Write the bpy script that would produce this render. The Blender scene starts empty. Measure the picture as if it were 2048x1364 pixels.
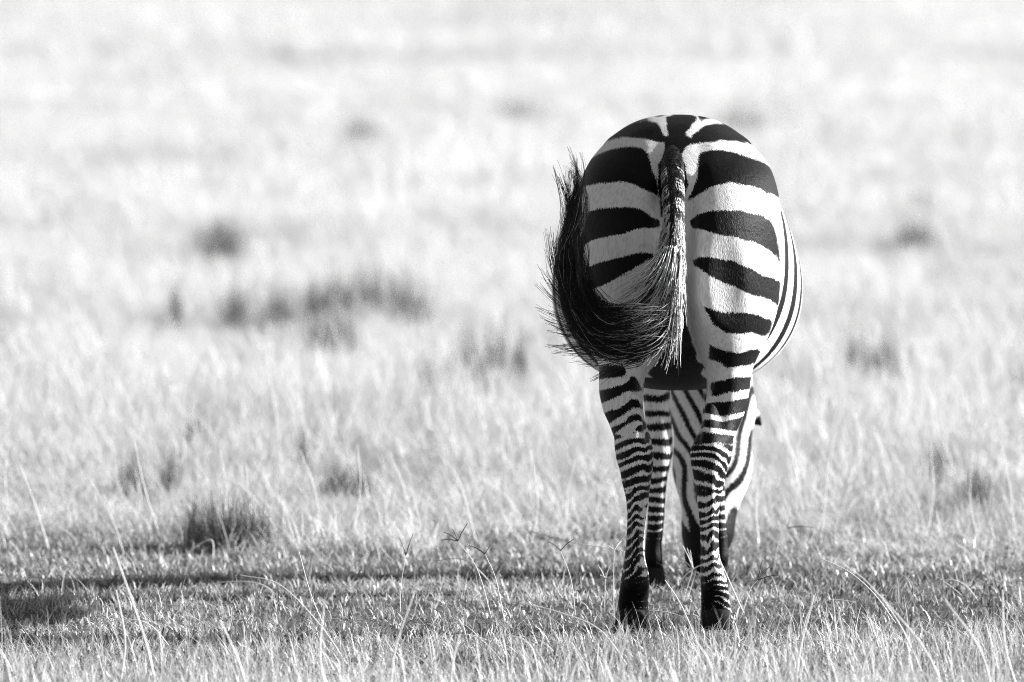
import bpy, math, random
import numpy as np
from mathutils import Vector, Matrix

rng = np.random.default_rng(7)
random.seed(7)
scene = bpy.context.scene
COL = scene.collection

# ------------------------------------------------------------------ camera
F_PX, HORIZON, CAM = 17270.0, -285.0, Vector((0.0, -22.0, 1.972))   # 2048 px wide frame
yaw = math.atan((1355 - 1024) / F_PX)
pitch = math.atan((682 - HORIZON) / F_PX)
cam_data = bpy.data.cameras.new('camera')
cam = bpy.data.objects.new('camera', cam_data)
COL.objects.link(cam)
cam.location = CAM
cam.rotation_euler = (math.pi / 2 - pitch, 0, yaw)
cam_data.sensor_width = 36.0
cam_data.lens = F_PX / 2048 * 36.0
cam_data.clip_start = 0.5
cam_data.clip_end = 4000
cam_data.dof.use_dof = True
cam_data.dof.focus_distance = 21.95
cam_data.dof.aperture_fstop = 3.8
scene.camera = cam

# ------------------------------------------------------------------ light (black and white photograph: neutral sky)
SUN_EL, SUN_BACK = math.radians(18.5), math.radians(15)     # from the right, a little from beyond the zebra
world = bpy.data.worlds.new('World')
scene.world = world
world.use_nodes = True
wn, wl = world.node_tree.nodes, world.node_tree.links
sky = wn.new('ShaderNodeTexSky')
sky.sky_type = 'NISHITA'
sky.sun_disc = False
sky.sun_elevation = SUN_EL
sky.sun_rotation = math.pi / 2 - SUN_BACK
bw = wn.new('ShaderNodeRGBToBW')
wl.new(sky.outputs[0], bw.inputs[0])
wl.new(bw.outputs[0], wn['Background'].inputs[0])
wn['Background'].inputs[1].default_value = 0.06
sun_data = bpy.data.lights.new('sun', 'SUN')
sun_data.energy = 5.0
sun_data.angle = math.radians(0.5)
sun = bpy.data.objects.new('sun', sun_data)
COL.objects.link(sun)
to_sun = Vector((math.cos(SUN_EL) * math.cos(SUN_BACK), math.cos(SUN_EL) * math.sin(SUN_BACK), math.sin(SUN_EL)))
sun.rotation_euler = to_sun.to_track_quat('Z', 'Y').to_euler()
vs = scene.view_settings
vs.view_transform = 'Standard'
vs.look = 'None'
vs.exposure = 1.47
vs.gamma = 1.0
vs.use_curve_mapping = False
cy = scene.cycles
cy.max_bounces = 6
cy.diffuse_bounces = 4
cy.transmission_bounces = 4
cy.glossy_bounces = 2
cy.use_denoising = True
cy.filter_width = 1.0
cy.denoising_prefilter = 'NONE'

# ------------------------------------------------------------------ helpers
R3 = cam.rotation_euler.to_matrix()

def P(px, py, Y):
    """the point of the depth plane Y that the given place of the 2048 px frame shows"""
    d = R3 @ Vector(((px - 1024) / F_PX, -(py - 682) / F_PX, -1.0))
    return CAM + d * ((Y - CAM.y) / d.y)

def G(px, py):
    d = R3 @ Vector(((px - 1024) / F_PX, -(py - 682) / F_PX, -1.0))
    return CAM + d * (-CAM.z / d.z)

RT = np.array(R3.transposed())

def frame_uv(v):
    """frame coordinates (2048 px) in a rear view of points v"""
    c = (v - np.array(CAM)) @ RT.T
    return np.stack([1024 - F_PX * c[:, 0] / c[:, 2], 682 + F_PX * c[:, 1] / c[:, 2]], 1)

def tag(o, label=None, cat=None, group=None, kind=None):
    for k, v in (('label', label), ('category', cat), ('group', group), ('kind', kind)):
        if v: o[k] = v
    return o

def mesh_obj(name, verts, faces, mat, parent=None, smooth=True, link=True):
    me = bpy.data.meshes.new(name)
    me.from_pydata([tuple(v) for v in verts], [], [tuple(f) for f in faces])
    if mat: me.materials.append(mat)
    if smooth: me.polygons.foreach_set('use_smooth', [True] * len(me.polygons))
    o = bpy.data.objects.new(name, me)
    if link: COL.objects.link(o)
    if parent: o.parent = parent
    return o

def set_attr(me, name, vals, dom='POINT'):
    a = me.attributes.new(name, 'FLOAT', dom)
    a.data.foreach_set('value', np.asarray(vals, np.float32))

def new_mat(name):
    m = bpy.data.materials.new(name)
    m.use_nodes = True
    nt = m.node_tree
    return m, nt.nodes, nt.links, nt.nodes['Principled BSDF']

def node(nodes, typ, **kw):
    n = nodes.new(typ)
    for k, v in kw.items(): setattr(n, k, v)
    return n

def vnoise(x, y, seed=0):
    """smooth value noise, 0..1"""
    r = np.random.default_rng(seed).random((64, 64))
    xi, yi = np.floor(x).astype(int), np.floor(y).astype(int)
    fx, fy = x - xi, y - yi
    fx, fy = fx * fx * (3 - 2 * fx), fy * fy * (3 - 2 * fy)
    a, b = r[xi % 64, yi % 64], r[(xi + 1) % 64, yi % 64]
    c, d = r[xi % 64, (yi + 1) % 64], r[(xi + 1) % 64, (yi + 1) % 64]
    return (a * (1 - fx) + b * fx) * (1 - fy) + (c * (1 - fx) + d * fx) * fy

def ground_z(x, y):
    far = np.clip((np.asarray(y, float) - 8) / 40, 0, 1)
    return far * (0.10 * (vnoise(np.asarray(x) / 5 + 40, np.asarray(y) / 9 + 40, 3) - 0.5) + 0.25 * (vnoise(np.asarray(x) / 17 + 40, np.asarray(y) / 30 + 40, 4) - 0.5))

# ------------------------------------------------------------------ materials
def grass_mat(name, lo, hi, transl=0.3):
    m, n, l, p = new_mat(name)
    n.remove(p)
    at = node(n, 'ShaderNodeAttribute', attribute_name='shade')
    oi = node(n, 'ShaderNodeObjectInfo')
    ad = node(n, 'ShaderNodeMath', operation='MULTIPLY_ADD')
    ad.inputs[1].default_value = 0.45
    mu = node(n, 'ShaderNodeMath', operation='MULTIPLY')
    mu.inputs[1].default_value = 0.55
    l.new(at.outputs['Fac'], mu.inputs[0])
    l.new(oi.outputs['Random'], ad.inputs[0])
    l.new(mu.outputs[0], ad.inputs[2])
    rp = node(n, 'ShaderNodeMapRange')
    rp.inputs[3].default_value, rp.inputs[4].default_value = lo, hi
    l.new(ad.outputs[0], rp.inputs[0])
    df, tr, mx = node(n, 'ShaderNodeBsdfDiffuse'), node(n, 'ShaderNodeBsdfTranslucent'), node(n, 'ShaderNodeMixShader')
    gl, mg = node(n, 'ShaderNodeBsdfGlossy'), node(n, 'ShaderNodeMixShader')
    gl.inputs['Roughness'].default_value = 0.45
    l.new(rp.outputs[0], df.inputs[0]); l.new(rp.outputs[0], tr.inputs[0])
    mx.inputs[0].default_value = transl
    l.new(df.outputs[0], mx.inputs[1]); l.new(tr.outputs[0], mx.inputs[2])
    mg.inputs[0].default_value = 0.04
    l.new(mx.outputs[0], mg.inputs[1]); l.new(gl.outputs[0], mg.inputs[2])
    l.new(mg.outputs[0], n['Material Output'].inputs[0])
    return m

M_TURF = grass_mat('short_green_grass', 0.04, 0.74)
M_FINE = grass_mat('fine_dry_grass', 0.18, 0.88)
M_TALL = grass_mat('tall_dry_grass', 0.46, 0.80, 0.35)
M_FAR = grass_mat('bleached_far_grass', 0.50, 0.78, 0.35)
M_DARK = grass_mat('dark_green_grass', 0.07, 0.16)
M_STALK = grass_mat('straw_stalk', 0.55, 0.8, 0.25)
M_SPIKE = grass_mat('dark_spike', 0.06, 0.14, 0.1)
M_FLOWER = grass_mat('pale_flower', 0.75, 0.85, 0.25)

def ground_mat():
    m, n, l, p = new_mat('soil_and_thatch')
    tc = node(n, 'ShaderNodeTexCoord')
    a, b = node(n, 'ShaderNodeTexNoise'), node(n, 'ShaderNodeTexNoise')
    a.inputs['Scale'].default_value, b.inputs['Scale'].default_value = 60, 0.9
    a.inputs['Detail'].default_value = 6
    l.new(tc.outputs['Object'], a.inputs[0]); l.new(tc.outputs['Object'], b.inputs[0])
    mx = node(n, 'ShaderNodeMath', operation='MULTIPLY')
    l.new(a.outputs[0], mx.inputs[0]); l.new(b.outputs[0], mx.inputs[1])
    rp = node(n, 'ShaderNodeMapRange')
    rp.inputs[1].default_value, rp.inputs[2].default_value = 0.12, 0.4
    rp.inputs[3].default_value, rp.inputs[4].default_value = 0.035, 0.11
    l.new(mx.outputs[0], rp.inputs[0]); l.new(rp.outputs[0], p.inputs['Base Color'])
    p.inputs['Roughness'].default_value = 0.95
    bp = node(n, 'ShaderNodeBump')
    bp.inputs['Strength'].default_value, bp.inputs['Distance'].default_value = 0.8, 0.02
    l.new(a.outputs[0], bp.inputs['Height']); l.new(bp.outputs[0], p.inputs['Normal'])
    return m

def coat_mat():
    m, n, l, p = new_mat('zebra_coat')
    tc = node(n, 'ShaderNodeTexCoord')
    st = node(n, 'ShaderNodeAttribute', attribute_name='stripe')
    mp = node(n, 'ShaderNodeMapping')
    mp.inputs['Scale'].default_value = (1.0, 1.0, 0.30)
    l.new(tc.outputs['Object'], mp.inputs[0])
    hair = node(n, 'ShaderNodeTexNoise')
    hair.inputs['Scale'].default_value, hair.inputs['Detail'].default_value = 420, 4
    l.new(mp.outputs[0], hair.inputs[0])
    edge = node(n, 'ShaderNodeMath', operation='MULTIPLY_ADD')     # ragged hair at the stripe edges
    edge.inputs[1].default_value, edge.inputs[2].default_value = 0.018, -0.009
    l.new(hair.outputs[0], edge.inputs[0])
    sm = node(n, 'ShaderNodeMath', operation='ADD')
    l.new(st.outputs['Fac'], sm.inputs[0]); l.new(edge.outputs[0], sm.inputs[1])
    rp = node(n, 'ShaderNodeMapRange')
    rp.inputs[1].default_value, rp.inputs[2].default_value = -0.0012, 0.0012
    l.new(sm.outputs[0], rp.inputs[0])
    fleck = node(n, 'ShaderNodeTexNoise')
    fleck.inputs['Scale'].default_value, fleck.inputs['Detail'].default_value = 150, 5
    l.new(mp.outputs[0], fleck.inputs[0])
    wr = node(n, 'ShaderNodeMapRange')
    wr.inputs[1].default_value, wr.inputs[2].default_value = 0.30, 0.55
    wr.inputs[3].default_value, wr.inputs[4].default_value = 0.47, 0.64
    l.new(fleck.outputs[0], wr.inputs[0])
    mx = node(n, 'ShaderNodeMix', data_type='FLOAT')
    l.new(rp.outputs[0], mx.inputs['Factor']); l.new(wr.outputs[0], mx.inputs['A'])
    mx.inputs['B'].default_value = 0.0045
    l.new(mx.outputs['Result'], p.inputs['Base Color'])
    p.inputs['Roughness'].default_value = 0.5
    p.inputs['Specular IOR Level'].default_value = 0.08
    bp = node(n, 'ShaderNodeBump')
    bp.inputs['Strength'].default_value, bp.inputs['Distance'].default_value = 0.6, 0.003
    cr = node(n, 'ShaderNodeTexNoise')
    cr.inputs['Scale'].default_value, cr.inputs['Detail'].default_value, cr.inputs['Distortion'].default_value = 34, 4, 1.2
    l.new(tc.outputs['Object'], cr.inputs[0])
    b2 = node(n, 'ShaderNodeBump')
    b2.inputs['Strength'].default_value, b2.inputs['Distance'].default_value = 0.35, 0.006
    l.new(cr.outputs[0], b2.inputs['Height']); l.new(b2.outputs[0], bp.inputs['Normal'])
    l.new(hair.outputs[0], bp.inputs['Height']); l.new(bp.outputs[0], p.inputs['Normal'])
    return m

def hair_mat():
    m, n, l, p = new_mat('tail_hair')
    at = node(n, 'ShaderNodeAttribute', attribute_name='shade')
    l.new(at.outputs['Fac'], p.inputs['Base Color'])
    p.inputs['Roughness'].default_value = 0.38
    p.inputs['Specular IOR Level'].default_value = 0.25
    return m

def hoof_mat():
    m, n, l, p = new_mat('hoof_horn')
    t = node(n, 'ShaderNodeTexNoise')
    t.inputs['Scale'].default_value = 60
    rp = node(n, 'ShaderNodeMapRange')
    rp.inputs[3].default_value, rp.inputs[4].default_value = 0.006, 0.02
    l.new(t.outputs[0], rp.inputs[0]); l.new(rp.outputs[0], p.inputs['Base Color'])
    p.inputs['Roughness'].default_value = 0.8
    p.inputs['Specular IOR Level'].default_value = 0.1
    return m

M_GROUND, M_COAT, M_HAIR, M_HOOF = ground_mat(), coat_mat(), hair_mat(), hoof_mat()

# ------------------------------------------------------------------ ground
def build_ground():
    s = np.linspace(-1, 1, 161)
    ax = np.sign(s) * (np.abs(s) * 30 + np.abs(s) ** 5 * 1500)
    X, Y = np.meshgrid(ax, ax, indexing='ij')
    Y = Y + 20
    Z = ground_z(X, Y)
    n = len(ax)
    idx = np.arange(n * n).reshape(n, n)
    f = np.stack([idx[:-1, :-1], idx[1:, :-1], idx[1:, 1:], idx[:-1, 1:]], -1).reshape(-1, 4)
    o = mesh_obj('ground', np.stack([X, Y, Z], -1).reshape(-1, 3), f, M_GROUND)
    tag(o, 'dry savanna soil under the grass', kind='structure')
build_ground()

# ------------------------------------------------------------------ zebra body: one implicit surface
H = 0.007
LO = np.array([-0.44, -0.22, -0.03]); HI = np.array([0.44, 2.25, 1.40])
DIM = np.ceil((HI - LO) / H).astype(int)
AX = [LO[i] + H * np.arange(DIM[i]) for i in range(3)]
FLD = np.full(DIM, 0.12, np.float32)

def pch(xs, ys, q):
    """monotone cubic interpolation"""
    xs, ys = np.asarray(xs, float), np.asarray(ys, float)
    h = np.diff(xs); d = np.diff(ys) / h
    m = np.zeros(len(xs)); m[0], m[-1] = d[0], d[-1]
    for i in range(1, len(xs) - 1):
        if d[i - 1] * d[i] > 0:
            w1, w2 = 2 * h[i] + h[i - 1], h[i] + 2 * h[i - 1]
            m[i] = (w1 + w2) / (w1 / d[i - 1] + w2 / d[i])
    q = np.clip(q, xs[0], xs[-1])
    k = np.clip(np.searchsorted(xs, q) - 1, 0, len(xs) - 2)
    t = (q - xs[k]) / h[k]
    return ((1 + 2 * t) * (1 - t) ** 2 * ys[k] + t * (1 - t) ** 2 * h[k] * m[k] + t * t * (3 - 2 * t) * ys[k + 1] + t * t * (t - 1) * h[k] * m[k + 1])

def sub(lo, hi):
    s = []
    for i in range(3):
        a = max(0, int((lo[i] - LO[i]) / H)); b = min(DIM[i], int((hi[i] - LO[i]) / H) + 2)
        s.append(slice(a, b))
    return tuple(s)

def blend(s, f, k):
    a = FLD[s]
    h = np.clip(0.5 + 0.5 * (f - a) / k, 0, 1)
    FLD[s] = f * (1 - h) + a * h - k * h * (1 - h)

def carve(s, f, k):
    a = FLD[s]; b = -f
    h = np.clip(0.5 - 0.5 * (b - a) / k, 0, 1)
    FLD[s] = b * (1 - h) + a * h + k * h * (1 - h)

def leg_loft(secs, k, n=2.2, side=0):
    """secs: (frame y, left x, right x, rear depth, front depth); elliptical sections stacked in height"""
    zz, xc, wx, yc, wy = [], [], [], [], []
    for py, xl, xr, y0, y1 in secs:
        a, b = P(xl, py, (y0 + y1) / 2), P(xr, py, (y0 + y1) / 2)
        zz.append(a.z); xc.append((a.x + b.x) / 2); wx.append((b.x - a.x) / 2); yc.append((y0 + y1) / 2); wy.append((y1 - y0) / 2)
    o = np.argsort(zz)
    zz, xc, wx, yc, wy = [np.array(v)[o] for v in (zz, xc, wx, yc, wy)]
    m = 0.10
    s = sub((min(xc - wx) - m, min(yc - wy) - m, zz[0] - 0.02), (max(xc + wx) + m, max(yc + wy) + m, zz[-1] + m))
    z = AX[2][s[2]]
    g = [pch(zz, v, z)[None, None, :] for v in (xc, wx, yc, wy)]
    x, y = AX[0][s[0]][:, None, None], AX[1][s[1]][None, :, None]
    wxx, xm = g[1], g[0]
    if side:                                # the buttock's crest lies nearer to the tail than its outer edge
        sh = np.interp(z, [.60, .72, .85, 1.02, 1.15], [0, .35, .62, .62, .45])[None, None, :]
        xm = g[0] - side * g[1] * sh
        wxx = np.where((x - xm) * side > 0, g[1] * (1 + sh), g[1] * (1 - sh))
    f = ((np.abs((x - xm) / wxx) ** n + np.abs((y - g[2]) / g[3]) ** n) ** (1 / n) - 1) * np.minimum(g[1], g[3])
    over = np.maximum(z[None, None, :] - zz[-1], zz[0] - z[None, None, :])
    f = np.where(over > 0, np.sqrt(np.maximum(f, 0) ** 2 + over ** 2), f)
    blend(s, f.astype(np.float32), k)

def capsule(a, b, ra, rb, k, sq=(1, 1, 1), cut=False):
    a, b = np.array(a, float), np.array(b, float)
    m = max(ra, rb) / min(sq) + 0.08
    s = sub(np.minimum(a, b) - m, np.maximum(a, b) + m)
    x, y, z = AX[0][s[0]][:, None, None], AX[1][s[1]][None, :, None], AX[2][s[2]][None, None, :]
    d = b - a
    t = np.clip(((x - a[0]) * d[0] + (y - a[1]) * d[1] + (z - a[2]) * d[2]) / (d @ d), 0, 1)
    r = ra + (rb - ra) * t
    f = np.sqrt(((x - a[0] - t * d[0]) * sq[0]) ** 2 + ((y - a[1] - t * d[1]) * sq[1]) ** 2 + ((z - a[2] - t * d[2]) * sq[2]) ** 2) - r
    (carve if cut else blend)(s, f.astype(np.float32), k)

def trunk():
    #        y     w     top    zwide  bottom  n_up n_low
    T = np.array([
        (0.02, 0.08, 1.150, 1.02, 0.90, 2.2, 2.0),
        (0.07, 0.15, 1.195, 1.00, 0.82, 2.3, 2.0),
        (0.14, 0.205, 1.240, 0.98, 0.74, 2.4, 2.0),
        (0.22, 0.237, 1.270, 0.96, 0.69, 2.4, 2.0),
        (0.34, 0.260, 1.287, 0.94, 0.62, 2.4, 2.1),
        (0.50, 0.283, 1.275, 0.90, 0.570, 2.1, 2.2),
        (0.70, 0.318, 1.255, 0.84, 0.550, 1.85, 2.3),
        (0.90, 0.333, 1.240, 0.816, 0.545, 1.7, 2.3),
        (1.05, 0.320, 1.235, 0.82, 0.560, 1.7, 2.3),
        (1.20, 0.275, 1.235, 0.85, 0.60, 1.7, 2.2),
        (1.35, 0.220, 1.220, 0.90, 0.66, 1.8, 2.0),
        (1.46, 0.160, 1.16, 0.93, 0.75, 2.0, 2.0),
        (1.54, 0.08, 1.08, 0.95, 0.84, 2.0, 2.0)])
    T[:, 2:5] += 0.021
    s = sub((-0.44, -0.2, 0.4), (0.44, 1.7, 1.38))
    y = AX[1][s[1]]
    g = [pch(T[:, 0], T[:, i], y)[None, :, None] for i in range(1, 7)]
    x, z = AX[0][s[0]][:, None, None], AX[2][s[2]][None, None, :]
    dz = z - g[2]
    up = dz > 0
    hz = np.where(up, g[1] - g[2], g[2] - g[3])
    n = np.where(up, g[4], g[5])
    f = ((np.abs(x / g[0]) ** n + np.abs(dz / hz) ** n) ** (1 / n) - 1) * np.minimum(g[0], hz)
    over = np.maximum(y - T[-1, 0], T[0, 0] - y)[None, :, None]
    f = np.where(over > 0, np.sqrt(np.maximum(f, 0) ** 2 + over ** 2), f)
    blend(s, f.astype(np.float32), 0.01)

HAUNCH = [(290, 1400, 1490, .13, .42), (320, 1388, 1528, .06, .45), (350, 1381, 1546, .01, .46), (400, 1376, 1559, -.04, .48), (450, 1374, 1563, -.07, .49),
          (500, 1373, 1563, -.085, .50), (550, 1373, 1561, -.09, .50), (600, 1375, 1558, -.085, .49), (640, 1381, 1549, -.07, .47)]
RIGHT_LEG = HAUNCH + [(680, 1392, 1533, -.045, .42), (710, 1402, 1517, -.02, .36), (740, 1409, 1505, .0, .30), (780, 1413, 1499, .01, .24),
          (820, 1411, 1491, .0, .18), (850, 1404, 1479, -.02, .14), (878, 1390, 1466, -.055, .105), (900, 1383, 1461, -.068, .09), (930, 1383, 1456, -.062, .07),
          (960, 1388, 1450, -.05, .055), (1000, 1394, 1441, -.042, .03), (1050, 1399, 1438, -.038, .02), (1090, 1401, 1438, -.038, .02), (1120, 1401, 1441, -.046, .03),
          (1145, 1400, 1449, -.052, .036), (1165, 1401, 1455, -.046, .045), (1190, 1402, 1458, -.02, .06), (1215, 1401, 1462, .0, .075), (1242, 1399, 1467, .0, .09)]
LEFT_LEG = [(py, 2714 - xr, 2714 - xl, a, b) for py, xl, xr, a, b in HAUNCH] + [(680, 1178, 1316, -.045, .42), (710, 1191, 1305, -.02, .36), (740, 1198, 1293, .0, .30),
          (780, 1198, 1287, .01, .24), (820, 1206, 1287, .0, .18), (850, 1219, 1293, -.02, .14), (878, 1229, 1302, -.055, .105), (900, 1234, 1305, -.068, .09), (930, 1238, 1306, -.062, .07),
          (960, 1243, 1302, -.05, .055), (1000, 1252, 1297, -.042, .03), (1050, 1254, 1291, -.038, .02), (1090, 1252, 1289, -.038, .02), (1120, 1248, 1291, -.046, .03),
          (1145, 1244, 1297, -.052, .036), (1165, 1241, 1299, -.046, .045), (1190, 1238, 1298, -.02, .06), (1215, 1234, 1297, .0, .075), (1242, 1229, 1299, .0, .09)]
FRONT_LEFT = [(660, 1255, 1350, 1.10, 1.34), (720, 1272, 1346, 1.12, 1.31), (780, 1284, 1340, 1.15, 1.285), (830, 1289, 1341, 1.16, 1.27), (870, 1290, 1345, 1.165, 1.265),
          (895, 1291, 1346, 1.165, 1.265), (920, 1294, 1343, 1.165, 1.25), (950, 1296, 1336, 1.17, 1.235), (1000, 1296, 1331, 1.175, 1.225), (1060, 1293, 1327, 1.175, 1.225),
          (1090, 1290, 1324, 1.175, 1.23), (1115, 1288, 1325, 1.17, 1.235), (1140, 1292, 1327, 1.19, 1.25), (1162, 1291, 1329, 1.195, 1.27), (1178, 1290, 1330, 1.195, 1.275)]
FRONT_RIGHT = [(py, 2746 - xr, 2746 - xl, a + .05, b + .05) for py, xl, xr, a, b in FRONT_LEFT]

trunk()
leg_loft(RIGHT_LEG, 0.035, 2.1, 1)
leg_loft(LEFT_LEG, 0.035, 2.1, -1)
leg_loft(FRONT_LEFT, 0.05)
leg_loft(FRONT_RIGHT, 0.05)
# points of the hocks and the tendon above them
for hx, hy in ((1272, 893), (1420, 893)):
    a, b = P(hx, hy - 8, -0.052), P(hx, hy - 95, 0.02)
    capsule(a, b, 0.021, 0.012, 0.02)
for hx, hy, hY, hr in ((1288, 903, -.02, .021), (1399, 903, -.02, .021), (1247, 893, .0, .020), (1448, 893, .0, .020), (1268, 1142, -.042, .022), (1426, 1142, -.042, .022)):
    capsule(P(hx, hy, hY), P(hx, hy + 22, hY), hr, hr * .8, 0.018)
for sx in (1271, 1421):                       # tendon down the back of the cannon
    capsule(P(sx, 935, -.055), P(sx, 1120, -.044), 0.011, 0.010, 0.012)
# shallow groove of the hamstring
capsule(P(1470, 480, -.150), P(1478, 620, -.125), 0.070, 0.060, 0.03, cut=True)
# neck, head, muzzle (grazing)
capsule((0.0, 1.33, 1.00), (0.09, 1.80, 0.58), 0.19, 0.125, 0.10, (1.25, 1, 1))
capsule((0.09, 1.80, 0.58), (0.099, 1.86, 0.45), 0.12, 0.115, 0.05, (1.08, 1, 1))
capsule((0.099, 1.84, 0.45), (0.097, 1.81, 0.29), 0.112, 0.103, 0.04)
capsule((0.097, 1.81, 0.29), (0.085, 1.75, 0.12), 0.099, 0.068, 0.04)
capsule((0.085, 1.75, 0.12), (0.076, 1.72, 0.05), 0.064, 0.056, 0.03)

def surface_nets(Fv):
    s = Fv < 0
    cnt = np.zeros(np.array(Fv.shape) - 1, np.int8)
    offs = [(i, j, k) for i in (0, 1) for j in (0, 1) for k in (0, 1)]
    nx, ny, nz = cnt.shape
    for i, j, k in offs: cnt += s[i:i + nx, j:j + ny, k:k + nz]
    act = np.argwhere((cnt > 0) & (cnt < 8))
    idm = np.full(cnt.shape, -1, np.int32)
    idm[act[:, 0], act[:, 1], act[:, 2]] = np.arange(len(act))
    vals = np.stack([Fv[act[:, 0] + i, act[:, 1] + j, act[:, 2] + k] for i, j, k in offs], 1)
    pos, num = np.zeros((len(act), 3)), np.zeros(len(act))
    for a in range(8):
        for b in range(a + 1, 8):
            oa, ob = np.array(offs[a]), np.array(offs[b])
            if np.abs(oa - ob).sum() != 1: continue
            va, vb = vals[:, a], vals[:, b]
            c = (va < 0) != (vb < 0)
            t = np.where(c, va / np.where(c, va - vb, 1), 0)
            pos += np.where(c[:, None], oa + t[:, None] * (ob - oa), 0); num += c
    v = LO + (act + pos / num[:, None]) * H
    quads = []
    for axis in range(3):
        e = np.diff(s.astype(np.int8), axis=axis)
        w = np.argwhere(e != 0)
        u1, u2 = (axis + 1) % 3, (axis + 2) % 3
        w = w[(w[:, u1] > 0) & (w[:, u2] > 0) & (w[:, u1] < cnt.shape[u1]) & (w[:, u2] < cnt.shape[u2])]
        sg = e[w[:, 0], w[:, 1], w[:, 2]]
        q = []
        for a, b in ((0, 0), (1, 0), (1, 1), (0, 1)):
            c = w.copy(); c[:, u1] -= a; c[:, u2] -= b
            q.append(idm[c[:, 0], c[:, 1], c[:, 2]])
        q = np.stack(q, 1)
        q[sg > 0] = q[sg > 0][:, ::-1]
        quads.append(q)
    return v, np.concatenate(quads)

BV, BQ = surface_nets(FLD)
del FLD
E = np.concatenate([BQ[:, [i, (i + 1) % 4]] for i in range(4)])
for it in range(4):                                  # light smoothing
    acc, num = np.zeros_like(BV), np.zeros(len(BV))
    for a, b in ((0, 1), (1, 0)):
        for c in range(3): acc[:, c] += np.bincount(E[:, a], BV[E[:, b], c], len(BV))
        num += np.bincount(E[:, a], minlength=len(BV))
    w = 0.5 if it % 2 == 0 else -0.45
    BV = BV + w * (acc / num[:, None] - BV)

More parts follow.
